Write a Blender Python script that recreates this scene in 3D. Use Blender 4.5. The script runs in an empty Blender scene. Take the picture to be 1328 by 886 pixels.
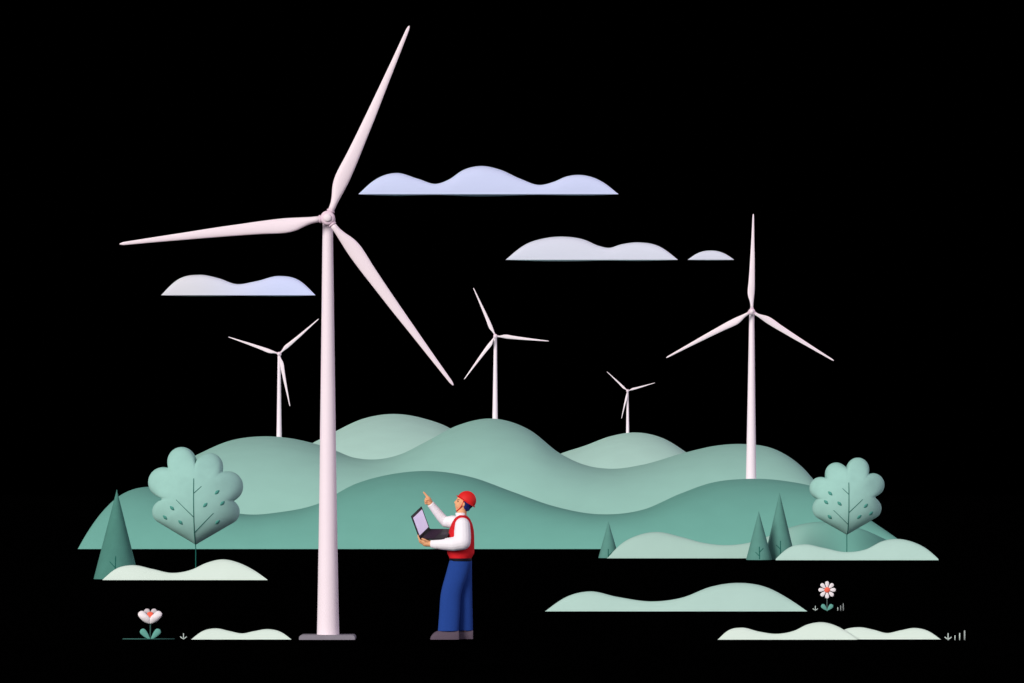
import bpy, bmesh, math, random
from mathutils import Vector, Matrix, Euler

random.seed(4)
scene = bpy.context.scene
COL = scene.collection
R = math.radians

# ------------------------------------------------------------------ camera
F = 5306.0            # focal length in photo pixels (photo is 1328 wide)
HOR = 640.0           # photo row of the horizon
CAM_H = 1.781         # eye height of the camera, metres
cam_d = bpy.data.cameras.new('camera')
cam = bpy.data.objects.new('camera', cam_d)
COL.objects.link(cam)
cam.location = (0, 0, CAM_H)
cam.rotation_euler = (R(90), 0, 0)
cam_d.sensor_width = 36.0
cam_d.lens = 36.0 * F / 1328.0
cam_d.shift_y = (HOR - 443.0) / 1328.0
cam_d.clip_start = 0.5
cam_d.clip_end = 6000
scene.camera = cam

# ------------------------------------------------------------------ sky and sun
SUN_EL, SUN_AZ = 19.0, -34.0       # elevation, azimuth left of the camera's back
SUN_POWER = 2.55
FILL = 0.86
world = bpy.data.worlds.new('World')
scene.world = world
world.use_nodes = True
nt = world.node_tree
nt.nodes.clear()
out = nt.nodes.new('ShaderNodeOutputWorld')
bg = nt.nodes.new('ShaderNodeBackground')
geo = nt.nodes.new('ShaderNodeTexCoord')
sep = nt.nodes.new('ShaderNodeSeparateXYZ')
nt.links.new(geo.outputs['Generated'], sep.inputs[0])
# night-black sky over the hills, added lavender fill from the sides and behind
mr = nt.nodes.new('ShaderNodeMapRange')
mr.interpolation_type = 'SMOOTHSTEP'
mr.inputs['From Min'].default_value = 0.93
mr.inputs['From Max'].default_value = 0.72
nt.links.new(sep.outputs['Y'], mr.inputs['Value'])
mz = nt.nodes.new('ShaderNodeMapRange')
mz.inputs['From Min'].default_value = 0.0
mz.inputs['From Max'].default_value = 0.65
mz.inputs['To Min'].default_value = 1.0
mz.inputs['To Max'].default_value = 0.15
nt.links.new(sep.outputs['Z'], mz.inputs['Value'])
mul = nt.nodes.new('ShaderNodeMath'); mul.operation = 'MULTIPLY'
nt.links.new(mr.outputs[0], mul.inputs[0]); nt.links.new(mz.outputs[0], mul.inputs[1])
mul2 = nt.nodes.new('ShaderNodeMath'); mul2.operation = 'MULTIPLY'
mul2.inputs[1].default_value = FILL
mxr = nt.nodes.new('ShaderNodeMapRange')          # added fill, boosted on the right to lighten the towers' right sides
mxr.inputs['From Min'].default_value = -1.0
mxr.inputs['From Max'].default_value = 1.0
mxr.inputs['To Min'].default_value = 0.6
mxr.inputs['To Max'].default_value = 1.7
nt.links.new(sep.outputs['X'], mxr.inputs['Value'])
mul3 = nt.nodes.new('ShaderNodeMath'); mul3.operation = 'MULTIPLY'
nt.links.new(mul.outputs[0], mul3.inputs[0]); nt.links.new(mxr.outputs[0], mul3.inputs[1])
nt.links.new(mul3.outputs[0], mul2.inputs[0])
bg.inputs['Color'].default_value = (0.95, 0.85, 1.0, 1)
nt.links.new(mul2.outputs[0], bg.inputs['Strength'])
nt.links.new(bg.outputs[0], out.inputs[0])

sun_d = bpy.data.lights.new('sun', 'SUN')
sun_d.energy = SUN_POWER
sun_d.angle = R(24)
sun_d.color = (1.0, 0.955, 0.90)
sun = bpy.data.objects.new('sun', sun_d)
COL.objects.link(sun)
_d = Vector((math.sin(R(SUN_AZ)) * math.cos(R(SUN_EL)), -math.cos(R(SUN_AZ)) * math.cos(R(SUN_EL)), math.sin(R(SUN_EL))))
sun.rotation_euler = _d.to_track_quat('Z', 'Y').to_euler()
sun.location = (-10, 10, 30)

vs = scene.view_settings
vs.view_transform = 'Standard'
vs.look = 'None'
vs.exposure = 0.1
vs.gamma = 1.0
vs.use_curve_mapping = False


# ------------------------------------------------------------------ helpers
def W(px, py, Y):
    """photo pixel -> point at distance Y in front of the camera"""
    return Vector(((px - 664.0) / F * Y, Y, CAM_H + (HOR - py) / F * Y))


def lin(c):
    r = []
    for v in c:
        v /= 255.0
        r.append(v / 12.92 if v <= 0.04045 else ((v + 0.055) / 1.055) ** 2.4)
    return r


def mat(name, rgb, rough=0.8, spec=0.12, noise=0.03, scale=6.0, bump=0.0, grad=None, emit=0.0, k=1.0):
    """procedural material; rgb in sRGB 0..255.  grad = (rgb2, x0, x1): the colour
    itself changes from rgb to rgb2 between two world x positions"""
    m = bpy.data.materials.new(name)
    m.use_nodes = True
    t = m.node_tree
    b = t.nodes['Principled BSDF']
    b.inputs['Roughness'].default_value = rough
    b.inputs['Specular IOR Level'].default_value = spec
    c = [min(1, v * k) for v in lin(rgb)]
    tc = t.nodes.new('ShaderNodeTexCoord')
    nz = t.nodes.new('ShaderNodeTexNoise')
    nz.inputs['Scale'].default_value = scale
    nz.inputs['Detail'].default_value = 6
    t.links.new(tc.outputs['Object'], nz.inputs['Vector'])
    mp = t.nodes.new('ShaderNodeMapRange')
    mp.inputs['From Min'].default_value = 0.3
    mp.inputs['From Max'].default_value = 0.7
    mp.inputs['To Min'].default_value = 1 - noise
    mp.inputs['To Max'].default_value = 1 + noise
    t.links.new(nz.outputs[0], mp.inputs['Value'])
    mx = t.nodes.new('ShaderNodeMix'); mx.data_type = 'RGBA'; mx.blend_type = 'MULTIPLY'
    mx.inputs[0].default_value = 1.0
    mx.inputs[6].default_value = (*c, 1)
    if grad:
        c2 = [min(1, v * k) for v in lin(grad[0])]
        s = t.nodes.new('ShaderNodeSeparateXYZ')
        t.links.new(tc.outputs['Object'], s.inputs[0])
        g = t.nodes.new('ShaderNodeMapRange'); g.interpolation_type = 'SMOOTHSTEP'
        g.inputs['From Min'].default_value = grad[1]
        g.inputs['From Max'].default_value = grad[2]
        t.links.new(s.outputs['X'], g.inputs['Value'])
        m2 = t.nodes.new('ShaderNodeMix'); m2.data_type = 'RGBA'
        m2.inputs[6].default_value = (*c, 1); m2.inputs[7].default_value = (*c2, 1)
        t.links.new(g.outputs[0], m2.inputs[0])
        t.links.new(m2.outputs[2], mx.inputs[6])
    t.links.new(mp.outputs[0], mx.inputs[7])
    t.links.new(mx.outputs[2], b.inputs['Base Color'])
    if bump:
        bp = t.nodes.new('ShaderNodeBump')
        bp.inputs['Strength'].default_value = bump
        bp.inputs['Distance'].default_value = 0.02
        t.links.new(nz.outputs[0], bp.inputs['Height'])
        t.links.new(bp.outputs[0], b.inputs['Normal'])
    if emit:
        t.links.new(mx.outputs[2], b.inputs['Emission Color'])
        b.inputs['Emission Strength'].default_value = emit
    return m


def tag(o, label=None, cat=None, group=None, kind=None):
    if label: o['label'] = label
    if cat: o['category'] = cat
    if group: o['group'] = group
    if kind: o['kind'] = kind
    return o


def empty(name, loc):
    o = bpy.data.objects.new(name, None)
    COL.objects.link(o)
    o.location = loc
    o.empty_display_size = 0.2
    return o


def world_loc(o):
    v = Vector((0, 0, 0))
    while o is not None:
        v = v + o.location
        o = o.parent
    return v


def build(name, bm, m, parent=None, smooth=True, origin=None):
    """bm holds world coordinates; the object gets its origin at `origin` (world) and keeps them"""
    bmesh.ops.recalc_face_normals(bm, faces=bm.faces)
    if origin is None:
        if parent is not None:
            origin = world_loc(parent)
        else:
            n = max(1, len(bm.verts))
            origin = Vector((sum(v.co.x for v in bm.verts) / n, sum(v.co.y for v in bm.verts) / n, min(v.co.z for v in bm.verts)))
    origin = Vector(origin)
    bmesh.ops.translate(bm, verts=bm.verts, vec=-origin)
    me = bpy.data.meshes.new(name)
    bm.to_mesh(me)
    bm.free()
    me.materials.append(m)
    if smooth:
        for p in me.polygons: p.use_smooth = True
    o = bpy.data.objects.new(name, me)
    COL.objects.link(o)
    if parent is not None:
        o.parent = parent
        o.location = origin - world_loc(parent)
    else:
        o.location = origin
    return o


def sharp(o, ang=35):
    me = o.data
    bm = bmesh.new(); bm.from_mesh(me)
    for e in bm.edges:
        if len(e.link_faces) == 2 and e.calc_face_angle(0) > R(ang): e.smooth = False
    bm.to_mesh(me); bm.free()
    return o


def rings(bm, rs, cap=True, closed=True):
    """skin a list of rings (lists of points, equal length)"""
    vv = [[bm.verts.new(p) for p in r] for r in rs]
    n = len(rs[0])
    for a, b in zip(vv[:-1], vv[1:]):
        for i in range(n if closed else n - 1):
            j = (i + 1) % n
            bm.faces.new((a[i], a[j], b[j], b[i]))
    if cap:
        bm.faces.new(vv[0]); bm.faces.new(list(reversed(vv[-1])))
    return vv


def ring(c, a, b, n=24, p=2.0):
    """superellipse ring round c with half-axis vectors a and b"""
    c, a, b = Vector(c), Vector(a), Vector(b)
    res = []
    for i in range(n):
        t = 2 * math.pi * i / n
        ct, st = math.cos(t), math.sin(t)
        res.append(c + a * math.copysign(abs(ct) ** (2 / p), ct) + b * math.copysign(abs(st) ** (2 / p), st))
    return res


def frame(d):
    d = Vector(d).normalized()
    u = d.cross(Vector((0, 1, 0)))
    if u.length < 1e-3: u = d.cross(Vector((1, 0, 0)))
    u.normalize()
    return u, d.cross(u).normalized()


def capsule(bm, p0, r0, p1, r1, n=16, m=5):
    p0, p1 = Vector(p0), Vector(p1)
    d = (p1 - p0)
    if d.length < 1e-6: d = Vector((0, 0, 1e-4))
    dn = d.normalized()
    u, v = frame(dn)
    rs = []
    for i in range(m + 1):
        a = math.pi / 2 * (1 - i / m) if i else math.pi / 2 * 0.985
        rs.append(ring(p0 - dn * r0 * math.sin(a), u * r0 * math.cos(a), v * r0 * math.cos(a), n))
    for i in range(m + 1):
        a = math.pi / 2 * i / m if i < m else math.pi / 2 * 0.985
        rs.append(ring(p1 + dn * r1 * math.sin(a), u * r1 * math.cos(a), v * r1 * math.cos(a), n))
    rings(bm, rs)


def chain(bm, pts, n=16):
    for (p0, r0), (p1, r1) in zip(pts[:-1], pts[1:]): capsule(bm, p0, r0, p1, r1, n)


def tube(bm, pts, r0, r1=None, n=8):
    r1 = r0 if r1 is None else r1
    rs = []
    for i, p in enumerate(pts):
        a = pts[max(0, i - 1)]; b = pts[min(len(pts) - 1, i + 1)]
        u, v = frame(Vector(b) - Vector(a))
        r = r0 + (r1 - r0) * i / (len(pts) - 1)
        rs.append(ring(p, u * r, v * r, n))
    rings(bm, rs)


def ellipsoid(bm, c, rad, rot=None, n=28, m=16):
    M = Matrix.Translation(Vector(c)) @ (rot.to_4x4() if rot is not None else Matrix.Identity(4)) @ Matrix.Diagonal((*rad, 1))
    bmesh.ops.create_uvsphere(bm, u_segments=n, v_segments=m, radius=1, matrix=M)


def box(bm, o, u, v, w):
    """parallelepiped at corner o with edge vectors u v w"""
    o, u, v, w = Vector(o), Vector(u), Vector(v), Vector(w)
    P = [bm.verts.new(o + u * a + v * b + w * c) for a in (0, 1) for b in (0, 1) for c in (0, 1)]
    for f in ((0, 1, 3, 2), (4, 6, 7, 5), (0, 4, 5, 1), (2, 3, 7, 6), (0, 2, 6, 4), (1, 5, 7, 3)):
        bm.faces.new([P[i] for i in f])


def remesh(name, bm, m, parent, voxel, smooth=4, origin=None):
    """union of overlapping closed shapes grown into one continuous surface"""
    o = build(name, bm, m, parent, origin=origin)
    md = o.modifiers.new('remesh', 'REMESH'); md.mode = 'VOXEL'; md.voxel_size = voxel; md.use_smooth_shade = True
    if smooth:
        s = o.modifiers.new('smooth', 'SMOOTH'); s.iterations = smooth; s.factor = 0.5
    dg = bpy.context.evaluated_depsgraph_get()
    me = bpy.data.meshes.new_from_object(o.evaluated_get(dg))
    o.modifiers.clear()
    old = o.data
    o.data = me
    bpy.data.meshes.remove(old)
    me.name = name
    for p in me.polygons: p.use_smooth = True
    return o


def spline(pts, n):
    """smooth curve through (x, y) points, x increasing"""
    xs = [p[0] for p in pts]; ys = [p[1] for p in pts]
    N = len(xs)
    sl = [(ys[i + 1] - ys[i]) / (xs[i + 1] - xs[i]) for i in range(N - 1)]
    tg = [sl[0]]
    for i in range(1, N - 1):
        h0, h1 = xs[i] - xs[i - 1], xs[i + 1] - xs[i]
        tg.append((sl[i - 1] * h1 + sl[i] * h0) / (h0 + h1))
    tg.append(sl[-1])
    tg[0] = 1.5 * sl[0] - 0.5 * tg[1]; tg[-1] = 1.5 * sl[-1] - 0.5 * tg[-2]
    res = []
    i = 0
    for k in range(n + 1):
        x = xs[0] + (xs[-1] - xs[0]) * k / n
        while i < N - 2 and x > xs[i + 1]: i += 1
        h = xs[i + 1] - xs[i]; t = (x - xs[i]) / h
        y = ((2 * t**3 - 3 * t**2 + 1) * ys[i] + (t**3 - 2 * t**2 + t) * h * tg[i]
             + (-2 * t**3 + 3 * t**2) * ys[i + 1] + (t**3 - t**2) * h * tg[i + 1])
        res.append((x, y))
    return res


# ------------------------------------------------------------------ ground
m_ground = mat('black_ground', (1, 1, 1), rough=1, spec=0.0, noise=0.2, scale=0.4)
bm = bmesh.new()
gv = [bm.verts.new(p) for p in ((-2500, -300, 0), (2500, -300, 0), (2500, 4500, 0), (-2500, 4500, 0))]
bm.faces.new(gv)
tag(build('ground', bm, m_ground, smooth=False, origin=(0, 0, 0)), 'flat black ground stretching out under the whole scene', kind='structure')


# ------------------------------------------------------------------ hills and mounds
def crest(px, py, Y0, k):
    a = (HOR - py) / F
    H = max(0.0, (CAM_H + a * Y0) / (1 - a * k))
    Y = Y0 + k * H
    return (px - 664.0) / F * Y, Y, H


def hill(name, pts, Y0, k, m, label, p=2.0, n=240, rows=30):
    bm = bmesh.new()
    rs = []
    for px, py in spline(pts, n):
        x, Yc, H = crest(px, py, Y0, k)
        H = max(H, 0.004)
        D = k * H
        a = (HOR - py) / F
        for _ in range(3):                             # the outline seen is not exactly the crest line
            top = max(((H * (1 - (1 - t) ** p) - CAM_H) / (Y0 + sg * D * t + (1 - sg) * D), sg * D * t + (1 - sg) * D)
                      for sg in (1, -1) for t in [j / 24 for j in range(1, 25)])
            H = max(0.004, H - (top[0] - a) * (Y0 + top[1]))
        row = []
        for i in range(-rows, rows + 1):
            t = 1 - abs(i) / rows                      # 0 at the foot, 1 at the crest
            y = Y0 + D * t if i <= 0 else Y0 + D * (2 - t)
            row.append(Vector((x, y, H * (1 - (1 - t) ** p) - (0.02 if abs(i) == rows else 0))))
        rs.append(row)
    rings(bm, rs, cap=True, closed=False)
    o = build(name, bm, m)
    return tag(o, label, kind='structure')


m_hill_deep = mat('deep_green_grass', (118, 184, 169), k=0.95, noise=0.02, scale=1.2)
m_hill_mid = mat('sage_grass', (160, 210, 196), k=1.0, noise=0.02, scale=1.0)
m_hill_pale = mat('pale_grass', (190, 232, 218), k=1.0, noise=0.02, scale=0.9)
m_mint = mat('mint_grass', (186, 221, 210), k=0.95, noise=0.02, scale=1.6)
m_white_mint = mat('white_mint_grass', (222, 241, 229), k=0.97, noise=0.02, scale=2.0)

HILL_A = [(101, 712), (118, 688), (140, 662), (165, 641), (190, 632), (215, 634), (245, 646), (280, 660), (316, 667), (365, 664), (412, 654),
          (465, 627), (510, 615), (560, 611), (612, 619), (665, 638), (720, 657), (778, 667), (835, 661), (885, 640), (925, 626), (970, 621),
          (1015, 624), (1055, 633), (1095, 655), (1130, 677), (1162, 698), (1182, 712)]
HILL_B = [(138, 704), (165, 670), (200, 636), (235, 606), (271, 587), (310, 571), (350, 566), (385, 569), (425, 580), (455, 592), (487, 596),
          (520, 590), (555, 573), (595, 552), (640, 543), (685, 557), (725, 588), (757, 603), (790, 608), (835, 602), (890, 586), (925, 578),
          (958, 576), (995, 582), (1030, 604), (1053, 628), (1080, 656), (1110, 684), (1138, 704)]
HILL_C = [(330, 640), (365, 605), (400, 580), (436, 561), (475, 543), (513, 537), (552, 543), (587, 557), (625, 590), (660, 630), (680, 660)]
HILL_D = [(650, 660), (680, 625), (705, 598), (725, 589), (758, 578), (790, 566), (822, 561), (856, 568), (889, 588), (925, 616), (955, 650)]
KA, KB = 3.6, 3.8
Y_A, Y_B, Y_C, Y_D = 131.0, 147.0, 176.0, 180.0
hill('hill', HILL_A, Y_A, KA, m_hill_deep, 'long deep green rolling hill in front, running the whole width behind the worker', n=420, p=4.0)
hill('hill', HILL_B, Y_B, KB, m_hill_mid, 'sage green three-humped hill rising behind the deep green hill', n=420, p=4.0)
hill('hill', HILL_C, Y_C, KB, m_hill_pale, 'pale mint hill peeping up just right of the tall turbine tower', p=3.0)
hill('hill', HILL_D, Y_D, KB, m_hill_pale, 'pale mint hill carrying the smallest wind turbine', p=3.0)

M1 = [(133, 752), (150, 738), (171, 733), (198, 738), (222, 743), (248, 739), (268, 730), (289, 725.5), (310, 730), (330, 740), (347, 752)]
M2 = [(248, 829.5), (262, 819), (280, 815), (298, 818.5), (314, 821.5), (330, 818.5), (348, 816), (365, 820), (378, 829.5)]
M3 = [(707, 793), (735, 774), (765, 767), (800, 774), (848, 780), (885, 775), (922, 761), (958, 756), (995, 762), (1022, 776), (1047, 793)]
M4 = [(931, 829.5), (944, 818), (962, 814), (984, 819), (1006, 822), (1030, 818), (1047, 810), (1065, 807), (1083, 811), (1098, 819), (1112, 829.5)]
M5 = [(1076, 829.5), (1092, 818), (1115, 813.5), (1134, 817), (1150, 821), (1168, 817.5), (1187, 814.5), (1205, 819), (1220, 829.5)]
M6 = [(787, 725), (805, 706), (828, 694), (853, 690), (882, 696), (912, 704), (945, 707), (975, 703), (1000, 694), (1025, 684), (1060, 677),
      (1090, 679), (1120, 687), (1147, 699), (1175, 713), (1192, 725)]
M7 = [(1006, 725), (1022, 711), (1043, 706), (1068, 710.5), (1097, 716), (1124, 712), (1144, 702), (1163, 699), (1184, 703), (1202, 712), (1217, 725)]


def yg(py):                       # distance at which the ground shows at photo row py
    return F * CAM_H / (py - HOR)


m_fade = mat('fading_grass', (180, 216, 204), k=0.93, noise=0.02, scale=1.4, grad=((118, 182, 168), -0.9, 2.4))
hill('mound', M1, yg(752.4), 0.75, m_white_mint, 'off-white two-humped mound at the foot of the left tree and left conifer')
hill('mound', M2, yg(829.5), 0.75, m_white_mint, 'small off-white two-humped mound between the tulip and the turbine slab')
hill('mound', M3, yg(793), 0.75, m_mint, 'wide mint green two-humped mound left of the daisy')
hill('mound', M4, yg(829.7), 0.75, m_white_mint, 'low off-white mound in the right foreground with a tall right hump')
hill('mound', M5, yg(829.35), 0.75, m_white_mint, 'smaller off-white mound beside the tall right sprout, partly behind its neighbour')
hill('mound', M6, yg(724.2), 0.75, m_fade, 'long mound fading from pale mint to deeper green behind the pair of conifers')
hill('mound', M7, yg(726.6), 0.75, m_mint, 'mint green two-humped mound at the foot of the right tree')


# ------------------------------------------------------------------ clouds
def cloud(pts, Y0, m, label):
    base = pts[0][1]
    z0 = W(0, base, Y0).z
    bm = bmesh.new()
    rs = []
    rows = 14
    for px, py in spline(pts, 200):
        # crest sits k*H behind the front foot
        a = (HOR - py) / F
        k = 0.5
        H = (CAM_H + a * Y0 - z0) / (1 - a * k)
        H = max(H, 0.01)
        D = k * H
        x = (px - 664) / F * Y0
        row = []
        for i in range(2 * rows + 1):
            t = math.pi * i / (2 * rows)
            row.append(Vector((x, Y0 + D - D * math.copysign(abs(math.cos(t)) ** 0.75, math.cos(t)), z0 + H * max(0.0, math.sin(t)) ** 0.75)))
        rs.append(row)
    rings(bm, rs, cap=True, closed=True)
    o = build('cloud', bm, m)
    sharp(o, 50)
    return tag(o, label, 'cloud', 'clouds floating in the black sky')


m_cl_lilac = mat('lilac_cloud', (204, 214, 246), noise=0.012, scale=0.5)
m_cl_grey = mat('grey_white_cloud', (214, 219, 234), noise=0.012, scale=0.5)
m_cl_fade = mat('grey_to_lilac_cloud', (220, 222, 230), noise=0.012, scale=0.5, grad=((208, 218, 252), -3.0, 2.5))
cloud([(465, 252), (485, 234), (514, 224.5), (542, 232), (566, 238.5), (582, 233), (600, 221), (623, 215.5), (648, 220), (675, 232), (700, 240),
       (718, 236), (735, 229), (752, 227), (778, 234), (802, 252)], 210, m_cl_lilac, 'long lilac three-humped cloud beside the tall turbine, highest of the clouds')
cloud([(656, 337), (680, 318), (707, 309), (732, 307), (758, 311), (777, 319), (790, 321.5), (806, 317), (830, 314.5), (856, 320), (879, 337)],
      196, m_cl_grey, 'pale grey two-humped cloud left of the tiny cloud')
cloud([(892, 337), (905, 328.5), (922, 325), (939, 328.5), (952, 337)], 196, m_cl_grey, 'tiny pale grey single-humped cloud near the right turbine blade')
cloud([(209, 383), (228, 364), (258, 356.5), (283, 361), (306, 368.5), (331, 365), (362, 358), (388, 364), (409, 383)],
      206, m_cl_fade, 'two-humped cloud left of the tall turbine tower, grey turning lilac')


# ------------------------------------------------------------------ wind turbines
m_tower = mat('turbine_white', (250, 236, 244), rough=0.55, spec=0.2, noise=0.01, scale=2)
m_blade = mat('blade_white', (250, 236, 243), rough=0.5, spec=0.2, noise=0.01, scale=2)
m_hub = mat('hub_pink', (238, 214, 228), rough=0.5, spec=0.2, noise=0.01)
m_slab = mat('slab_grey', (142, 138, 148), rough=0.9, noise=0.05, scale=8, bump=0.1)

BLADE = [  # fraction of length, left offset, right offset, half thickness (all fractions of length)
    (0.040, 0.0150, 0.0150, 0.0150), (0.075, 0.0165, 0.0155, 0.0155), (0.110, 0.0255, 0.0180, 0.0150), (0.150, 0.0390, 0.0215, 0.0140),
    (0.195, 0.0455, 0.0250, 0.0130), (0.240, 0.0440, 0.0260, 0.0120), (0.300, 0.0385, 0.0260, 0.0110), (0.400, 0.0320, 0.0240, 0.0095),
    (0.530, 0.0255, 0.0215, 0.0080), (0.680, 0.0190, 0.0165, 0.0065), (0.830, 0.0130, 0.0120, 0.0050), (0.940, 0.0095, 0.0085, 0.0040),
    (0.980, 0.0080, 0.0070, 0.0035), (0.994, 0.0050, 0.0040, 0.0022), (1.000, 0.0015, 0.0012, 0.0010)]


_b = [spline([(q[0], q[c]) for q in BLADE[:-3]], 48) for c in (1, 2, 3)]
BLADE_FINE = [(_b[0][i][0], _b[0][i][1], _b[1][i][1], _b[2][i][1]) for i in range(49)] + BLADE[-3:]


def turbine(hub_px, tip_px, tips, base, Y, w_top, w_base, hub_r, label, slab=None):
    """hub_px photo pixel of the hub; tips photo pixels of the three blade tips; base (px, py) foot of the tower"""
    sc = Y / F
    foot = W(base[0], base[1], Y)
    root = empty('wind_turbine', foot)
    tag(root, label, 'wind turbine', 'white three-bladed wind turbines')
    # tower
    top = W(hub_px[0], hub_px[1] - 2, Y)
    z_foot = foot.z
    if slab: z_foot = foot.z + slab[2] * sc
    bm = bmesh.new()
    rs = []
    N = 16
    for i in range(N + 1):
        t = i / N
        c = Vector((foot.x + (top.x - foot.x) * t, Y, z_foot + (top.z - z_foot) * t))
        r = (w_base + (w_top - w_base) * (t ** 0.85)) * sc / 2
        rs.append(ring(c, (r, 0, 0), (0, r, 0), 40))
    rings(bm, rs)
    sharp(build('tower', bm, m_tower, root))
    # slab
    if slab:
        x0, x1, hh = slab
        H = hh * sc; hw = (x1 - x0) / 2 * sc; dp = 24 * sc
        cx = ((x0 + x1) / 2 - 664) * sc
        bm = bmesh.new()
        rc = H * 0.62
        prof = [(-hw, 0)] + [(-hw + rc - rc * math.cos(t), H - rc + rc * math.sin(t)) for t in [R(15 * i) for i in range(7)]]
        prof += [(-x, z) for x, z in reversed(prof)]
        rings(bm, [[Vector((cx + x, yy, z)) for x, z in prof] for yy in (Y - dp, Y + dp)])
        sharp(build('foundation_slab', bm, m_slab, root), 40)
    # rotor in front of the tower
    rot_y = Y - (w_top * 1.15 + hub_r * 0.9) * sc
    hc = W(hub_px[0], hub_px[1], rot_y)
    hr = hub_r * rot_y / F
    # nacelle
    bm = bmesh.new()
    rs = []
    for yy, s in ((hc.y + hr * 0.55, 0.62), (hc.y + hr * 0.8, 0.78), (Y + w_top * 0.6 * sc, 0.86), (Y + w_top * 2.2 * sc, 0.8), (Y + w_top * 2.9 * sc, 0.62), (Y + w_top * 3.1 * sc, 0.4)):
        rs.append(ring((hc.x, yy, hc.z), (hr * s, 0, 0), (0, 0, hr * s), 28, 3.2))
    rings(bm, rs)
    build('nacelle', bm, m_tower, root)
    # hub
    bm = bmesh.new()
    rs = []
    for d, s in ((0.62, 0.80), (0.5, 0.96), (0.2, 1.0), (-0.25, 1.0), (-0.5, 0.93), (-0.62, 0.80), (-0.66, 0.62)):
        rs.append(ring((hc.x, hc.y + d * hr, hc.z), (hr * s, 0, 0), (0, 0, hr * s), 40))
    rings(bm, rs)
    hub = build('hub', bm, m_hub, root)
    bm = bmesh.new()
    rs = []
    for d, s in ((-0.60, 0.58), (-0.80, 0.56), (-0.92, 0.48), (-1.0, 0.34), (-1.04, 0.16), (-1.05, 0.03)):
        rs.append(ring((hc.x, hc.y + d * hr, hc.z), (hr * s, 0, 0), (0, 0, hr * s), 32))
    rings(bm, rs)
    build('hub_cap', bm, m_blade, hub)
    # blades
    for tx, ty in tips:
        dx, dz = tx - hub_px[0], hub_px[1] - ty
        Lp = math.hypot(dx, dz)
        L = Lp * rot_y / F
        d = Vector((dx / Lp, 0, dz / Lp))
        left = Vector((-d.z, 0, d.x))          # counter-clockwise side as seen from the camera
        bm = bmesh.new()
        rs = []
        for r, lo, ro, th in BLADE_FINE:
            f = max(r, hub_r * 0.8 / Lp) if r < 0.06 else r
            c = hc + d * (L * f) + left * (L * (lo - ro) / 2)
            half = L * (lo + ro) / 2
            tw = 0.45 * max(0.0, 0.3 - abs(r - 0.2)) # the broad part of the blade is pitched
            n_ = Vector((0, 1, 0))
            a = left * math.cos(tw) - n_ * math.sin(tw)
            b = n_ * math.cos(tw) + left * math.sin(tw)
            rs.append(ring(c, a * (half / math.cos(tw)), b * (L * th), 28))
        rings(bm, rs)
        bl = build('blade', bm, m_blade, root)
        # flange where the blade meets the hub
        bm = bmesh.new()
        r0 = L * 0.0185
        f0 = hub_r * 0.93 / Lp * L
        rs = [ring(hc + d * (f0 + q * r0), left * r0 * s, Vector((0, r0 * s, 0)), 24) for q, s in ((0, 0.9), (0.08, 1.05), (0.42, 1.05), (0.5, 0.92))]
        rings(bm, rs)
        build('flange', bm, m_hub, bl)
    return root


turbine((425, 283), None, [(531, 33.5), (155, 316.5), (588, 500)], (425.5, 829.4), 50.0, 13, 29, 9.5,
        'huge white wind turbine standing on a grey slab left of the worker', slab=(389, 461, 6))


def on_crest(px, py, Y0, k, back):
    return crest(px, py, Y0, k)[1] + back


turbine((362, 459), None, [(296, 437), (413.5, 413.5), (376, 527)], (362, 573), on_crest(362, 566, Y_B, KB, 0.15), 3.6, 7.0, 2.6,
        'small white wind turbine on the sage hill, between the left tree and the huge tower')
turbine((642.5, 436), None, [(614, 373.5), (712, 442.5), (602, 492)], (642, 550), on_crest(642, 543, Y_B, KB, 0.15), 3.8, 7.2, 2.7,
        'small white wind turbine on the highest hump of the sage hill, above the worker')
turbine((814, 507), None, [(787, 482), (849.5, 496.5), (806, 543)], (814, 567), on_crest(814, 561.5, Y_D, KB, 0.15), 2.3, 4.2, 1.8,
        'smallest white wind turbine, on the pale mint hill')
turbine((975, 404), None, [(977, 277.5), (864, 464), (1081.5, 468)], (974, 629), on_crest(974, 621, Y_A, KA, 0.15), 6.5, 14.0, 4.2,
        'medium white wind turbine at right, rising behind the deep green hill')


# ------------------------------------------------------------------ trees
m_crown = mat('crown_green', (158, 207, 196), noise=0.03, scale=5, rough=0.85)
m_bark = mat('dark_green_bark', (30, 106, 94), noise=0.05, scale=12)
m_leaf = mat('dark_leaf', (80, 156, 142), noise=0.04, scale=12)


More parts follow.
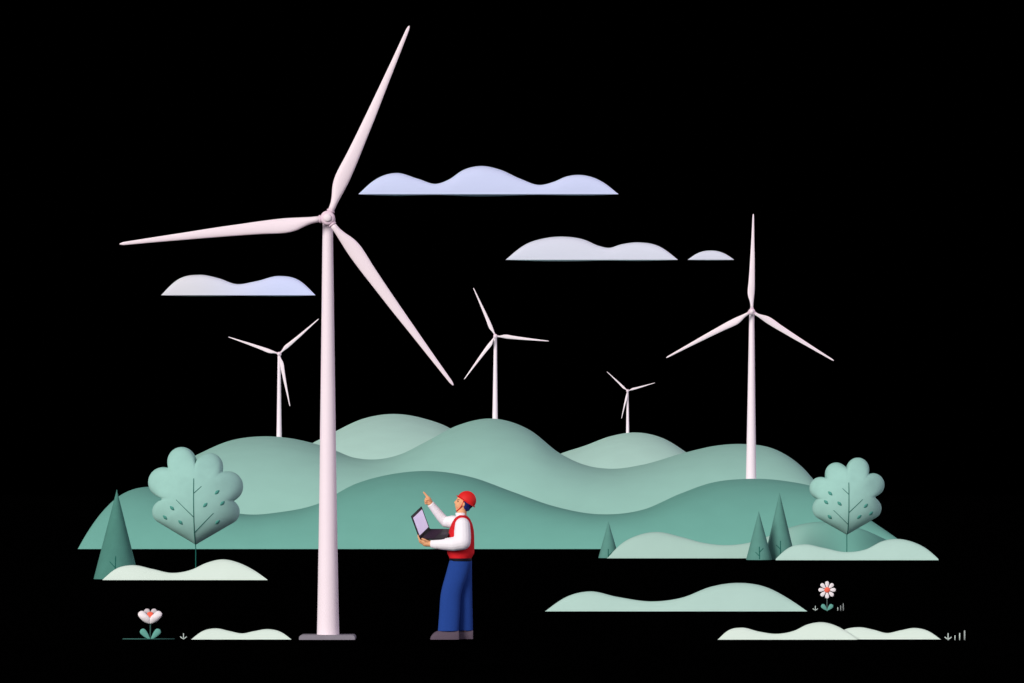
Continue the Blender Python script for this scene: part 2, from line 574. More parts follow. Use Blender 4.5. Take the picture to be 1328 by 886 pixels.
def tree(origin, zs, discs, tip, centre, trunk_x, trunk_y, branches, leaves, Y, thick, label):
    """coordinates are pixels of an enlarged crop of the photo: origin + v / zs gives photo pixels"""
    def P(u, v, y=Y):
        return W(origin[0] + u / zs, origin[1] + v / zs, y)
    sc = Y / F / zs
    foot = P(trunk_x, trunk_y[1]); foot.z = 0
    root = empty('broadleaf_tree', foot)
    tag(root, label, 'tree', 'round-crowned trees')
    cx, cy = centre
    # lower hull of the crown: wedge from the two lowest discs to the tip
    lowL = min((d for d in discs if d[1] > cy), key=lambda d: d[0])
    lowR = max((d for d in discs if d[1] > cy), key=lambda d: d[0])

    def tangent(px, py, d, side):
        dx, dy = d[0] - px, d[1] - py
        D = math.hypot(dx, dy); a = math.asin(d[2] / D); l = math.sqrt(D * D - d[2] ** 2)
        ang = math.atan2(dy, dx) + side * a
        return (px + l * math.cos(ang), py + l * math.sin(ang))
    tl = tangent(tip[0], tip[1], lowL, -1); tr = tangent(tip[0], tip[1], lowR, 1)
    poly = [tip, tl, (cx, cy), tr]

    def radius(th):
        ux, uy = math.cos(th), math.sin(th)
        best = 40.0
        for X, Yv, r in discs:
            bx, by = X - cx, Yv - cy
            pr = bx * ux + by * uy
            q = bx * bx + by * by - pr * pr
            if q < r * r:
                best = max(best, pr + math.sqrt(r * r - q))
        for (ax, ay), (bx, by) in zip(poly, poly[1:] + poly[:1]):
            ex, ey = bx - ax, by - ay
            den = ux * ey - uy * ex
            if abs(den) > 1e-6:
                s = ((ax - cx) * ey - (ay - cy) * ex) / den
                w = ((ax - cx) * uy - (ay - cy) * ux) / den
                if -1e-6 <= w <= 1 + 1e-6 and s > 0: best = max(best, s)
        return best
    N = 288
    off = math.atan2(tip[1] - cy, tip[0] - cx)      # one spoke falls on the tip
    Rr = [radius(off + 2 * math.pi * i / N) for i in range(N)]
    # smooth envelope the crown swells from
    K = 26
    Rs = [sum(Rr[(i + j) % N] for j in range(-K, K + 1)) / (2 * K + 1) for i in range(N)]

    def point(i, s, sign):
        th = off + 2 * math.pi * (i % N) / N
        w = s ** 6
        r = (Rs[i % N] * (1 - w) + Rr[i % N] * w) * s
        y = Y + sign * thick * sc * math.sqrt(max(0, 1 - s ** 2.2))
        return P(cx + r * math.cos(th), cy + r * math.sin(th), Y) + Vector((0, y - Y, 0))
    S = [0.0] + [math.sin(math.pi / 2 * j / 22) for j in range(1, 23)]
    bm = bmesh.new()
    edge = None
    for sign in (-1, 1):
        c = bm.verts.new(point(0, 0, sign))
        prev = None
        for s in S[1:]:
            if s > 0.9999:
                if edge is None: edge = [bm.verts.new(point(i, 1.0, 0)) for i in range(N)]
                cur = edge
            else:
                cur = [bm.verts.new(point(i, s, sign)) for i in range(N)]
            for i in range(N):
                j = (i + 1) % N
                if prev is None: bm.faces.new((c, cur[i], cur[j]))
                else: bm.faces.new((prev[i], cur[i], cur[j], prev[j]))
            prev = cur
    build('crown', bm, m_crown, root)

    def front(u, v, lift=0.0):
        th = math.atan2(v - cy, u - cx)
        fi = ((th - off) / (2 * math.pi) * N) % N
        i0 = int(fi)
        rad = math.hypot(u - cx, v - cy)
        lo, hi = 0.0, 1.0
        for _ in range(30):
            s = (lo + hi) / 2
            w = s ** 6
            if (Rs[i0] * (1 - w) + Rr[i0] * w) * s < rad: lo = s
            else: hi = s
        y = -thick * sc * math.sqrt(max(0, 1 - lo ** 2.2))
        return P(u, v) + Vector((0, y - lift, 0))
    # trunk: climbs the front of the crown
    bm = bmesh.new()
    r = 2.8 * sc
    n = 26
    pts = [Vector((foot.x, Y, 0))]
    for i in range(n + 1):
        v = trunk_y[1] + (trunk_y[0] - trunk_y[1]) * i / n
        pts.append(front(trunk_x, v, r * 0.5) if v < tip[1] - 3 else P(trunk_x, v))
    tube(bm, pts, r * 1.15, r * 0.85)
    build('trunk', bm, m_bark, root)
    for (a, b) in branches:
        bm = bmesh.new()
        tube(bm, [front(a[0] + (b[0] - a[0]) * t / 8, a[1] + (b[1] - a[1]) * t / 8, r * 0.4) for t in range(9)], r * 0.85, r * 0.6)
        build('branch', bm, m_bark, root)
    for (u, v, sg) in leaves:
        # a pointed leaf lying against the crown
        bm = bmesh.new()
        ang = R(45)
        dx, dy = math.cos(ang) * sg, -math.sin(ang)
        nx, ny = -dy, dx
        Ln, Wd = 20.0, 11.0
        rim = []
        for j in range(20):
            t = 2 * math.pi * j / 20
            a = math.cos(t); b = math.sin(t) * (1 - 0.35 * abs(a))
            rim.append((u + dx * a * Ln + nx * b * Wd, v + dy * a * Ln + ny * b * Wd))
        lift = 1.4 * sc
        f = [bm.verts.new(front(p[0], p[1], lift)) for p in rim]
        bk = [bm.verts.new(front(p[0], p[1], -lift * 0.5)) for p in rim]
        cf = bm.verts.new(front(u, v, lift * 2))
        for j in range(20):
            q = (j + 1) % 20
            bm.faces.new((cf, f[j], f[q])); bm.faces.new((f[j], bk[j], bk[q], f[q]))
        bm.faces.new(bk)
        build('leaf', bm, m_leaf, root)
    return root


tree((180, 570), 5.213,
     [(290, 147, 96), (480, 182, 90), (603, 318, 103), (600, 490, 83), (166, 290, 103), (170, 490, 80), (385, 400, 200)],
     (385, 712), (385, 400), 385, (265, 905),
     [((385, 365), (437, 317)), ((385, 525), (267, 408)), ((385, 630), (516, 498))],
     [(541, 357, 1), (576, 431, 1), (463, 443, 1), (541, 559, 1), (238, 464, -1), (187, 527, -1), (294, 560, -1)],
     85.9, 190, 'round-crowned green tree at left, growing beside the tall pointed conifer')
tree((1030, 580), 5.536,
     [(457, 155, 80), (302, 190, 80), (190, 295, 81), (213, 440, 83), (565, 270, 83), (549, 440, 77), (378, 370, 190)],
     (378, 630), (378, 372), 378, (255, 800),
     [((378, 340), (333, 296)), ((378, 470), (477, 375)), ((378, 555), (270, 452))],
     [(246, 332, -1), (218, 395, -1), (311, 405, -1), (246, 501, -1), (501, 421, 1), (542, 475, 1), (455, 500, 1)],
     109.9, 180, 'round-crowned green tree at right, standing behind a mint mound')

m_fir = mat('fir_green', (78, 134, 122), noise=0.05, scale=5, rough=0.9)
m_fir_soft = mat('soft_fir_green', (92, 146, 135), noise=0.05, scale=5, rough=0.9)


def conifer(px0, px1, apex, base_y, Y, m, stem, twigs, label):
    sc = Y / F
    cx = (px0 + px1) / 2
    r = (px1 - px0) / 2 * sc
    foot = W(cx, base_y, Y); foot.z = 0
    top = W(apex[0], apex[1], Y)
    root = empty('conifer_tree', foot)
    tag(root, label, 'tree', 'pointed conifer trees')
    bm = bmesh.new()
    z0 = 0.0
    rs = []
    for i in range(25):
        t = i / 24
        c = Vector((foot.x + (top.x - foot.x) * t, Y, z0 + (top.z - z0) * t))
        rr = max(r * (1 - t), 0.002)
        rs.append(ring(c, (rr, 0, 0), (0, rr, 0), 48))
    rings(bm, rs)
    sharp(build('crown', bm, m, root), 40)

    def front(px, py, lift):
        p = W(px, py, Y)
        t = (p.z - z0) / (top.z - z0)
        rr = r * (1 - t)
        x = p.x - (foot.x + (top.x - foot.x) * t)
        return Vector((p.x, Y - math.sqrt(max(0, rr * rr - x * x)) - lift, max(0.0, p.z)))
    w = 0.5 * sc
    bm = bmesh.new()
    tube(bm, [front(stem[0], stem[1] + (stem[2] - stem[1]) * i / 6, 0.3 * w) for i in range(7)], w, w * 1.1)
    build('trunk', bm, m_bark, root)
    for a, b in twigs:
        bm = bmesh.new()
        tube(bm, [front(a[0] + (b[0] - a[0]) * i / 4, a[1] + (b[1] - a[1]) * i / 4, 0.3 * w) for i in range(5)], w * 0.9, w * 0.8)
        build('branch', bm, m_bark, root)
    return root


conifer(121.5, 180.5, (151.5, 635), 752, 85.3, m_fir, (152, 721.5, 750), [((152, 736), (144.5, 728))],
        'dark green pointed conifer left of the left round-crowned tree')
conifer(776, 803, (789, 676), 725, 113.0, m_fir_soft, (788.5, 712, 725), [((788.5, 721), (793, 716.5))],
        'small pointed conifer standing alone at the pale end of the long mound')
conifer(967.5, 1001.5, (984, 663), 725, 109.8, m_fir_soft, (984, 709, 725), [((984, 721), (979, 716)), ((984, 716), (989, 711))],
        'shorter front one of the two conifers standing together')
conifer(991, 1032, (1011, 639), 725, 110.5, m_fir_soft, (1011, 701.5, 724), [((1011, 712), (1005.5, 706.5))],
        'taller rear one of the two conifers standing together')


# ------------------------------------------------------------------ flowers and small plants
m_petal = mat('white_petal', (246, 240, 242), noise=0.02, scale=30)
m_petal_grey = mat('grey_petal', (205, 198, 201), noise=0.02, scale=30)
m_orange = mat('coral_centre', (255, 112, 88), noise=0.02, scale=30)
m_stem = mat('dark_stem', (58, 92, 86), noise=0.03, scale=30)
m_pale_stem = mat('grey_stem', (92, 112, 108), noise=0.03, scale=30)
m_plant = mat('flower_leaf_green', (104, 172, 158), noise=0.03, scale=30)
m_sprout = mat('white_sprout', (206, 222, 215), noise=0.02, scale=30)
m_turf = mat('dark_turf', (58, 104, 96), noise=0.05, scale=20)


def teardrop(bm, p0, p1, w, th, n=14):
    """leaf or petal from a thin foot p0 to a round end p1 (lies in the x-z plane)"""
    p0, p1 = Vector(p0), Vector(p1)
    d = p1 - p0; L = d.length; d.normalize()
    side = Vector((-d.z, 0, d.x)).normalized(); nn = d.cross(side)
    rs = []
    for i in range(n + 1):
        t = i / n
        tt = t ** 1.0
        xw = L - w                                        # centre of the round end
        s = tt * L
        if s <= xw: rr = w * (0.10 + 0.90 * math.sin(math.pi / 2 * s / xw) ** 1.15)
        else: rr = math.sqrt(max(0.0, w * w - (s - xw) ** 2))
        rr = max(rr, w * 0.03)
        rs.append(ring(p0 + d * s, side * rr, nn * th * rr / w, 18))
    rings(bm, rs)


# tulip ---------------------------------------------------------------
YT = yg(829.4)
ST = YT / F


def TP(u, v, dy=0.0):                 # enlarged-crop pixels -> world
    return W(150 + u / 5.312, 770 + v / 5.312, YT) + Vector((0, dy, 0))


zt = ST / 5.312
foot = TP(239, 320); foot.z = 0
tul = tag(empty('tulip', foot), 'white open tulip with a coral centre and two green leaves', 'flower')
bm = bmesh.new(); tube(bm, [Vector((foot.x, YT, 0)), TP(239, 260), TP(239, 195)], 4.6 * zt, 4.2 * zt, 10); build('stem', bm, m_stem, tul)
for u in (185, 294):
    bm = bmesh.new()
    teardrop(bm, TP(240, 319, -4 * zt), TP(u - math.copysign(22, 240 - u) * 0.5, 246, -4 * zt), 22 * zt, 9 * zt, 18)
    build('leaf', bm, m_plant, tul)
# cup of petals: two big outer ones, two grey inner ones behind, coral centre between
for sgn in (-1, 1):
    bm = bmesh.new()
    rs = []
    # outline rows: v, inner u offset, outer u offset from the centre line
    rows = [(207, -2, 3), (203, -4, 24), (195, -4, 40), (184, -4, 54), (172, -2, 66), (162, 2, 74), (152, 10, 81), (143, 20, 83.5), (134, 29, 82), (127, 37, 77), (121, 44, 70), (118, 51, 62)]
    for v, a, b in rows:
        c = 239 + sgn * (a + b) / 2; h = abs(b - a) / 2
        q = (207 - v) / 89.0
        dy = -(10 + 26 * math.sin(math.pi * min(1, q * 0.9)) * 0.7) * zt
        rs.append(ring(TP(c, v, dy), Vector((h * zt, 0, 0)), Vector((0, (5 + h * 0.35) * zt, 0)), 20))
    rings(bm, rs); build('petal', bm, m_petal, tul)
    bm = bmesh.new()
    teardrop(bm, TP(239, 190, 14 * zt), TP(239 + sgn * 32, 104, 14 * zt), 22 * zt, 10 * zt, 18)
    build('petal', bm, m_petal_grey, tul)
bm = bmesh.new()
rs = [ring(TP(239, v, dy * zt), Vector((h * zt, 0, 0)), Vector((0, h * 0.4 * zt, 0)), 20) for v, h, dy in
      ((162, 2, -30), (155, 8, -27), (148, 15, -22), (141, 20.5, -16), (134, 21, -12), (128, 15, -9), (125, 4, -7))]
rings(bm, rs); build('flower_centre', bm, m_orange, tul)
# strip of turf the tulip grows from
bm = bmesh.new()
box(bm, Vector(((159 - 664) * ST, YT - 0.02, 0.0)), (67 * ST, 0, 0), (0, 0.10, 0), (0, 0, 1.15 * ST))
bmesh.ops.bevel(bm, geom=[e for e in bm.edges], offset=0.003, segments=2, affect='EDGES')
tag(build('turf_strip', bm, m_turf), 'thin dark green strip of turf under the white tulip', 'turf')

# daisy ---------------------------------------------------------------
YD = yg(793)
SD = YD / F
zd = SD / 14.76


def DP(u, v, dy=0.0):
    return W(1030 + u / 14.76, 740 + v / 14.76, YD) + Vector((0, dy, 0))


foot = DP(630, 770); foot.z = 0
dai = tag(empty('daisy', foot), 'white eight-petalled daisy with a coral centre and two green leaves', 'flower')
bm = bmesh.new(); tube(bm, [Vector((foot.x, YD, 0)), DP(628, 650), DP(629, 420, 12 * zd)], 9 * zd, 8 * zd, 10); build('stem', bm, m_pale_stem, dai)
for u in (525, 735):
    bm = bmesh.new(); teardrop(bm, DP(630, 768, -6 * zd), DP(u, 652, -6 * zd), 42 * zd, 14 * zd, 18); build('leaf', bm, m_plant, dai)
for k in range(8):
    a = math.pi / 4 * k
    bm = bmesh.new()
    teardrop(bm, DP(630 + 30 * math.cos(a), 371 + 30 * math.sin(a)), DP(630 + 168 * math.cos(a), 371 + 168 * math.sin(a)), 38 * zd, 12 * zd, 18)
    build('petal', bm, m_petal, dai)
bm = bmesh.new(); ellipsoid(bm, DP(631, 371, -8 * zd), (53 * zd, 22 * zd, 53 * zd)); build('flower_centre', bm, m_orange, dai)


# sprouts (stem with two upturned leaflets) and single grass blades -----
def sprout(px, py, top, arm_dx, arm_top, w, label):
    Y = yg(py); sc = Y / F
    foot = Vector(((px - 664) * sc, Y, 0))
    root = tag(empty('sprout', foot), label, 'sprout', 'tiny pale sprouts')
    bm = bmesh.new(); tube(bm, [foot, foot + Vector((0, 0, (py - top) / 2 * sc)), foot + Vector((0, 0, (py - top) * sc))], w * sc * 0.5, w * sc * 0.42, 10)
    build('stem', bm, m_sprout, root)
    for s in (-1, 1):
        bm = bmesh.new()
        a = foot + Vector((0, -0.001, 0.6 * w * sc)); b = foot + Vector((s * arm_dx * sc, -0.001, (py - arm_top) * sc))
        tube(bm, [a, a.lerp(b, 0.5) + Vector((0, 0, -0.15 * w * sc)), b], w * sc * 0.5, w * sc * 0.45, 10)
        build('leaf', bm, m_sprout, root)


sprout(238, 829.6, 821.5, 4.3, 825.7, 1.25, 'tiny white sprout between the tulip and the small mound')
sprout(1057.4, 792.2, 785.8, 3.3, 789.4, 1.1, 'tiny white sprout just left of the daisy')
sprout(1229.6, 830.4, 821.3, 4.5, 826.2, 1.5, 'tiny white sprout at the right end of the foreground mounds')


def blade_of_grass(px, py, top, w, label, group, m=m_sprout):
    Y = yg(py); sc = Y / F
    foot = Vector(((px - 664) * sc, Y, 0))
    bm = bmesh.new()
    h = (py - top) * sc; r = w * sc / 2
    rings(bm, [ring(foot + Vector((0, 0, z * h)), (r * q, 0, 0), (0, r * q * 0.6, 0), 14, 3) for z, q in ((0, 1), (0.5, 1), (0.93, 0.97), (0.98, 0.8), (1, 0.5))])
    tag(build('grass_blade', bm, m), label, 'grass blade', group)


m_blade_grey = mat('grey_grass', (168, 178, 175), noise=0.02, scale=30)
g1, g2 = 'grass blades beside the daisy', 'grass blades at the far right foreground'
blade_of_grass(1086.5, 792.2, 787.6, 1.2, 'shortest of the three upright grass blades beside the daisy', g1)
blade_of_grass(1090.3, 792.2, 785.2, 1.25, 'middle-height one of the three grass blades beside the daisy', g1, m_blade_grey)
blade_of_grass(1093.6, 792.2, 782.6, 1.25, 'tallest of the three upright grass blades beside the daisy', g1, m_blade_grey)
blade_of_grass(1238.5, 830.2, 824, 1.3, 'shortest of the three white grass blades in the far right foreground', g2)
blade_of_grass(1244.6, 830.2, 821, 1.5, 'middle-height one of the three grass blades in the far right foreground', g2)
blade_of_grass(1251, 830.2, 817.8, 2.0, 'tallest, thickest and greyest grass blade in the far right foreground', g2, m_blade_grey)

# ------------------------------------------------------------------ the worker
YP = 50.0
S = YP / F                            # metres per photo pixel at the worker


def PP(px, py, d=0.0):
    """photo pixel and depth offset (pixels, + is away from the camera) -> world"""
    return Vector(((px - 664) * S, YP + d * S, (829.6 - py) * S))


m_skin = mat('skin', (240, 178, 130), rough=0.6, spec=0.2, noise=0.02, scale=20)
m_shirt = mat('white_shirt', (250, 248, 253), rough=0.85, noise=0.015, scale=20)
m_vest = mat('red_vest', (222, 36, 44), rough=0.8, noise=0.03, scale=20)
m_helmet = mat('red_helmet', (226, 34, 32), rough=0.6, spec=0.25, noise=0.01)
m_hair = mat('navy_hair', (26, 38, 104), rough=0.7, noise=0.08, scale=60)
m_jeans = mat('blue_trousers', (36, 70, 146), rough=0.9, noise=0.03, scale=30)
m_belt = mat('black_belt', (16, 12, 22), rough=0.6, noise=0.02)
m_shoe = mat('grey_shoe', (96, 84, 96), rough=0.8, noise=0.03, scale=30)
m_eye = mat('dark_eye', (40, 26, 30), rough=0.4, noise=0.01)


def pc(bm, pts, n=16):
    chain(bm, [(PP(*p[:3]), p[3] * S) for p in pts], n)


foot = PP(592, 829.6)
bm = bmesh.new()
# head
ellipsoid(bm, PP(602.0, 651.6, 0), (10.4 * S, 8.2 * S, 10.2 * S))
ellipsoid(bm, PP(597.1, 655.6, 0), (7.0 * S, 6.3 * S, 8.2 * S), Matrix.Rotation(R(-10), 3, 'Y'))
pc(bm, [(593.6, 661.2, 0, 2.6), (597, 661.5, 0, 4.5)])                 # chin
pc(bm, [(593.8, 648.6, 0, 1.5), (590.4, 652.4, 0, 1.4)])              # nose
pc(bm, [(590.4, 652.4, 0, 1.4), (593, 653.6, 0, 1.8)])
pc(bm, [(590.9, 656.6, 0, 0.9), (592.5, 656.6, 0, 1.8)])               # lips
pc(bm, [(591.1, 658.4, 0, 0.9), (592.8, 658.4, 0, 1.8)])
for s in (-1, 1):                                                      # ears
    ellipsoid(bm, PP(601.6, 654.6, s * 8.2), (1.9 * S, 1.1 * S, 3.2 * S), Matrix.Rotation(R(12), 3, 'Y'))
pc(bm, [(599.5, 660, 0, 6.2), (598, 674, 0, 6.6)])                     # neck
# trunk and legs under the clothes
pc(bm, [(598, 680, 0, 10), (598, 700, 0, 11), (597, 720, 0, 10.5), (597.5, 732, 0, 8)])
pc(bm, [(598, 678, -10, 7), (598, 678, 10, 7)])
pc(bm, [(597, 730, -6, 6.5), (586, 770, -8.5, 6.5), (582, 822, -9, 5)])
pc(bm, [(599, 730, 6, 6.5), (601, 770, 8.5, 6.5), (602, 822, 9, 5)])
pc(bm, [(583, 824.5, -9, 4), (567, 826, -9, 3)]); pc(bm, [(602, 824.5, 9, 4), (586, 826, 9, 3)])
# near arm, holding the laptop
pc(bm, [(600, 682, -19, 7), (603, 703, -26, 6.5), (580, 706, -23, 5.4), (558, 705.5, -13.5, 4.2), (552, 705, -12.5, 4.4)])
# hand under the laptop's corner: palm then four fingers round the corner and a thumb in front
pc(bm, [(556, 704.8, -12.5, 4.3), (550, 703.2, -13, 4.2), (547, 702.2, -12.5, 3.6)])
for i, (dx, dd, l) in enumerate(((0, -16, 0.0), (-0.3, -13.5, 0.8), (0, -11, 0.6), (0.5, -8.8, -0.6))):
    pc(bm, [(549, 703.5, dd, 1.35), (544.8 + dx - l * 0.3, 701.0, dd, 1.2), (542.9 + dx * 0.6, 696.8 - l, dd, 1.05), (542.6 + dx, 693.8 - l, dd, 0.9)], 10)
pc(bm, [(555, 702.4, -16, 2.0), (551, 700.6, -18.4, 1.5), (548, 699.2, -18.8, 1.2)], 10)
# far arm, raised
pc(bm, [(594, 678, 17, 7), (577.5, 679, 30, 5.6), (568, 667, 26, 4.8), (558.5, 655, 22, 3.6), (556, 652, 21, 3.7)])
# pointing hand
pc(bm, [(557, 653, 21, 4.0), (554.8, 648.6, 20, 4.0)])
pc(bm, [(554.6, 646.2, 19, 2.1), (552.2, 643.0, 18.6, 1.5), (549.2, 639.2, 18.2, 1.1)], 10)        # index finger
for i, (u, v, d) in enumerate(((552.6, 648.0, 17.4), (551.8, 650.4, 18.6), (552.0, 652.6, 20.2))):   # curled fingers
    pc(bm, [(554.6, 648.6 + i * 0.9, d + 1, 1.7), (u - 0.6, v - 0.6, d - 0.6, 1.5), (u - 0.2, v + 1.3, d - 1.4, 1.35), (u + 1.8, v + 1.0, d - 1.2, 1.15)], 10)
pc(bm, [(557.4, 650.6, 18, 1.8), (555.6, 649.0, 16.2, 1.45), (553.8, 648.8, 15.6, 1.15)], 10)          # thumb
person = remesh('person', bm, m_skin, None, 0.0052, smooth=2, origin=foot)
tag(person, 'worker in red hard hat, red vest and blue trousers, pointing up and holding a laptop', 'person')

# eyes and brows
for s in (-1, 1):
    bm = bmesh.new(); ellipsoid(bm, PP(594.1, 651.2, s * 5.3), (0.85 * S, 0.8 * S, 0.8 * S), n=14, m=8)
    build('eye', bm, m_eye, person)
    bm = bmesh.new(); tube(bm, [PP(592.9, 649.3, s * 4.6), PP(594.4, 648.6, s * 5.8), PP(596.0, 648.9, s * 6.6)], 0.32 * S)
    build('eyebrow', bm, m_hair, person)

# shirt: torso, sleeves and collar
bm = bmesh.new()
rs = []
for py, x0, x1, hd in ((722, 585, 610, 15), (700, 583, 612, 15.8), (686, 584.5, 612, 17), (677, 588, 609, 17), (671.5, 591, 605.5, 10), (668, 590.6, 604.4, 7.6), (665.6, 590.6, 604.6, 7.4)):
    rs.append(ring(PP((x0 + x1) / 2, py), Vector(((x1 - x0) / 2 * S, 0, 0)), Vector((0, hd * S, 0)), 36))
rings(bm, rs)
pc(bm, [(600, 681.5, -19, 9.8), (600, 690, -23, 10.8), (600.2, 697.5, -26, 11.0), (600, 703, -29, 10.8)])
pc(bm, [(600, 703, -29, 10.8), (590, 705.8, -28, 9.3), (576, 706.2, -21.5, 7.6), (566, 705.8, -16.8, 6.6)])
rs = []
for px, py, d, r in ((568, 706, -17.7, 6.9), (563, 705.5, -15.5, 6.4), (560, 705.1, -14.3, 6.05)):
    rs.append(ring(PP(px, py, d), Vector((0.06 * r * S, 0.1 * r * S, r * S)), Vector((0.33 * r * S, r * S * 0.92, 0)), 24))
rings(bm, rs)
pc(bm, [(595, 678.6, 16, 9), (586, 677.8, 23, 8.6), (577.6, 678.2, 30, 6.9), (571.5, 671.6, 28, 6.3), (564.5, 662.5, 25, 5.6)])
rs = []
ax = (PP(557.4, 653.6, 21.4) - PP(566, 664.5, 25.6)).normalized()
u_, v_ = frame(ax)
for px, py, d, r in ((566, 664.5, 25.6, 5.75), (560, 656.9, 22.8, 5.0), (557.6, 653.9, 21.6, 4.75)):
    rs.append(ring(PP(px, py, d), u_ * r * S, v_ * r * S, 24))
rings(bm, rs)
shirt = remesh('shirt', bm, m_shirt, person, 0.0062, smooth=3)

# vest: sleeveless shell over the shirt
bm = bmesh.new()
rs = []
for py, x0, x1, hd in ((725.3, 584, 610.6, 16.6), (724.8, 583, 611.4, 17), (718.2, 580, 615, 18), (717, 579.8, 615.1, 18), (706, 579.8, 615.2, 17.6), (698, 580.4, 615.1, 17.6), (688, 582.6, 614.5, 19),
                       (680, 585.4, 612.6, 21.6), (674, 588.8, 609.8, 20.5), (670.6, 592.2, 606.8, 17.5), (668.8, 595.0, 604.4, 12.5)):
    rs.append(ring(PP((x0 + x1) / 2, py), Vector(((x1 - x0) / 2 * S, 0, 0)), Vector((0, hd * S, 0)), 44, 2.1))
rings(bm, rs)
sharp(build('vest', bm, m_vest, person), 30)

# belt
bm = bmesh.new()
rs = [ring(PP(597.2, py), Vector((hx * S, 0, 0)), Vector((0, 17.0 * S, 0)), 40, 2.4) for py, hx in ((728.2, 14.2), (727.6, 14.6), (725.2, 14.4), (724.6, 14.0))]
rings(bm, rs)
belt = build('belt', bm, m_belt, person)

# trousers
bm = bmesh.new()


def leg(rows, d0, d1):
    rs = []
    pts = spline([(r[0], r[1]) for r in rows], 30); pts2 = spline([(r[0], r[2]) for r in rows], 30)
    for i, ((py, x0), (_, x1)) in enumerate(zip(pts, pts2)):
        t = i / 30
        rs.append(ring(PP((x0 + x1) / 2, py, d0 + (d1 - d0) * t), Vector(((x1 - x0) / 2 * S, 0, 0)), Vector((0, (9.6 - 0.6 * t) * S, 0)), 32, 2.1))
    rings(bm, rs)


leg([(727.4, 583, 610.6), (745, 578.2, 606.4), (769, 572, 598.6), (795, 569.8, 596.6), (819, 568, 595)], -6.5, -9.6)
leg([(727.4, 584, 612), (745, 586.5, 612), (769, 588, 612.3), (795, 588.5, 612.8), (819, 589, 613.2)], 6.5, 9.8)
rs = [ring(PP(cx, py), Vector((hx * S, 0, 0)), Vector((0, hd * S, 0)), 40, 2.4) for py, cx, hx, hd in ((727.4, 597.5, 14.2, 15.2), (733, 596.9, 14.6, 14.8), (740, 596.4, 13.0, 12), (750, 595, 8.0, 6))]
rings(bm, rs)
remesh('trousers', bm, m_jeans, person, 0.0062, smooth=2)


# shoes
def shoe(x_heel, x_toe, d):
    bm = bmesh.new()
    L = x_heel - x_toe
    rs = []
    for t, top, hw in ((0.0, 818.4, 6.6), (0.03, 817.8, 7.4), (0.35, 817.8, 8.2), (0.68, 817.9, 8.6), (0.78, 818.9, 8.6), (0.87, 820.9, 8.2), (0.94, 823.6, 7.2), (0.985, 826.4, 5.4), (1.0, 828.2, 3.6)):
        x = x_heel - L * t
        zt_, zb = PP(x, top).z, 0.0
        c = PP(x, top, d); c.z = zb
        prof = []
        for j in range(17):
            a = math.pi * j / 16
            prof.append(c + Vector((0, -math.cos(a) * hw * S * (1 if abs(math.cos(a)) > .2 else 1), (zt_ - zb) * math.sin(a) ** 0.45)))
        rs.append(prof)
    rings(bm, rs)
    o = sharp(build('shoe', bm, m_shoe, person), 50)
    return o


shoe(595.4, 558.2, -9.6)
shoe(613.4, 577.0, 9.8)

# hair (under the helmet, back of the head)
bm = bmesh.new()
ellipsoid(bm, PP(605.0, 653.4, 0), (8.9 * S, 8.9 * S, 8.0 * S), Matrix.Rotation(R(24), 3, 'Y'))
pc(bm, [(606.2, 660.3, -4, 3.4), (606.2, 660.3, 4, 3.4)])
pc(bm, [(602.6, 652.2, -7, 2.1), (604.2, 659.0, -6.2, 2.6)]); pc(bm, [(602.6, 652.2, 7, 2.1), (604.2, 659.0, 6.2, 2.6)])
remesh('hair', bm, m_hair, person, 0.006, smooth=2)

# helmet: dome, brim and ridge in one shell, tilted back
tilt = R(32.5)
ux = Vector((math.cos(tilt), 0, -math.sin(tilt)))      # along the rim, towards the back of the head
uz = Vector((math.sin(tilt), 0, math.cos(tilt)))       # up through the dome
hc = PP(604.6, 650.6)
bm = bmesh.new()
rs = []
for zz, s in ((-0.9, 1.00), (0.2, 1.005), (2.0, 0.995), (4.5, 0.96), (7.0, 0.88), (9.2, 0.75), (11.0, 0.58), (12.2, 0.38), (12.8, 0.18), (12.95, 0.02)):
    rs.append(ring(hc + uz * zz * S, ux * 12.4 * s * S, Vector((0, 10.6 * s * S, 0)), 44))
rings(bm, rs)
rs = [ring(hc + uz * z_ * S - ux * sh * S, ux * rx * S, Vector((0, ry * S, 0)), 44, 2.2) for z_, rx, ry, sh in
      ((-1.3, 12.6, 10.8, 0.0), (-1.2, 13.9, 11.6, 0.3), (-0.5, 14.3, 11.9, 0.4), (0.2, 13.6, 11.4, 0.3), (0.5, 12.3, 10.5, 0.0))]
rings(bm, rs)
for yy in (-2.6, 0, 2.6):
    tube(bm, [hc + ux * 12.1 * math.cos(a) * S + uz * (12.75 * math.sin(a) + 0.2) * S + Vector((0, yy * S, 0)) for a in [R(25 + 13 * i) for i in range(11)]], 0.55 * S)
helmet = build('helmet', bm, m_helmet, person)
sharp(helmet, 45)

# chin strap
for s in (-1, 1):
    bm = bmesh.new()
    pts = [PP(601.2, 650.4, s * 8.9), PP(600.3, 653.4, s * 8.7), PP(598.4, 657.2, s * 7.6), PP(595.6, 660.6, s * 6.0), PP(592.6, 663.0, s * 3.6), PP(591.6, 663.9, 0)]
    tube(bm, pts, 0.55 * S)
    build('chin_strap', bm, m_helmet, person)

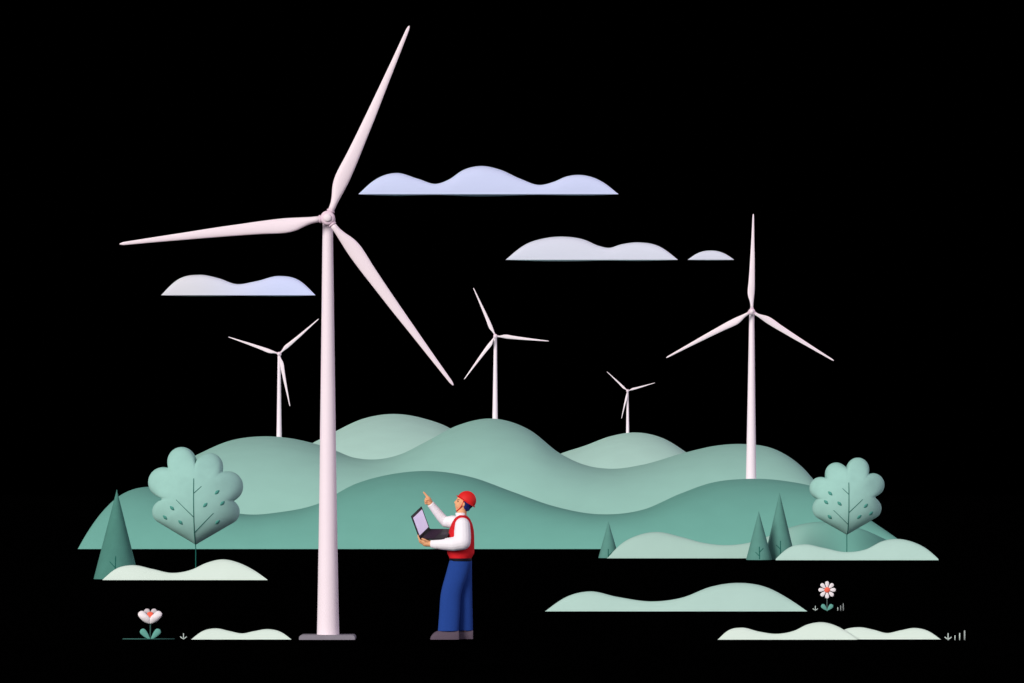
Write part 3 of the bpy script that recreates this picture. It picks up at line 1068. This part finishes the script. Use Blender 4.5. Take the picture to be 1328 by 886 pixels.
# ------------------------------------------------------------------ laptop on the worker's hand
m_case = mat('laptop_black', (24, 17, 28), rough=0.5, spec=0.3, noise=0.02)
m_keys = mat('laptop_keys', (58, 40, 60), rough=0.6, noise=0.03)
m_pad = mat('touch_pad', (46, 33, 50), rough=0.4, noise=0.02)
m_display = mat('laptop_display', (214, 204, 236), rough=0.4, noise=0.06, scale=6, emit=0.5)
hn = PP(544.8, 699.2, -16)                       # near end of the hinge
v = Vector((12.4, 38.0, 12.6)) * S               # along the hinge
u = Vector((32.5, -10.6, 0.0)) * S               # along the keyboard, towards the worker
u -= v * (u.dot(v) / v.dot(v))
w = Vector((-10.6, 0, 29.3)) * S
w.y = -(w.x * v.x + w.z * v.z) / v.y
nb = u.cross(v).normalized()
if nb.z < 0: nb = -nb
ns = v.cross(w).normalized()
if ns.x < 0: ns = -ns
lap = tag(empty('laptop', hn), 'open black laptop with a lit lilac screen resting on the hand of the worker', 'laptop')


def bevelled(name, bm, m, parent, off, seg=2):
    bmesh.ops.bevel(bm, geom=list(bm.edges), offset=off, segments=seg, affect='EDGES')
    return build(name, bm, m, parent, smooth=False)


bm = bmesh.new(); box(bm, hn - nb * 1.5 * S, u, v, nb * 1.5 * S); base = bevelled('base', bm, m_case, lap, 0.003)
bm = bmesh.new(); box(bm, hn - w * 0.04 - ns * 1.1 * S, v, w * 1.04, ns * 1.1 * S); lid = bevelled('screen_lid', bm, m_case, lap, 0.003)
bm = bmesh.new(); box(bm, hn + w * 0.11 + v * 0.07 - ns * 0.2 * S, v * 0.86, w * 0.78, ns * 0.35 * S); build('display', bm, m_display, lid, smooth=False)
bm = bmesh.new()
rows_, cols_ = 5, 12
for i in range(rows_):
    for j in range(cols_):
        o_ = hn + u * (0.13 + 0.09 * i) + v * (0.06 + 0.88 * j / cols_) - nb * 0.1 * S
        box(bm, o_, u * 0.072, v * (0.88 / cols_ * 0.84), nb * 0.35 * S)
build('keyboard', bm, m_keys, base, smooth=False)
bm = bmesh.new(); box(bm, hn + u * 0.66 + v * 0.34 - nb * 0.1 * S, u * 0.24, v * 0.32, nb * 0.2 * S); build('touchpad', bm, m_pad, base, smooth=False)
bm = bmesh.new(); tube(bm, [hn + v * 0.03 + nb * 0.1 * S, hn + v * 0.5 + nb * 0.1 * S, hn + v * 0.97 + nb * 0.1 * S], 1.0 * S, None, 12); build('hinge', bm, m_case, lap)
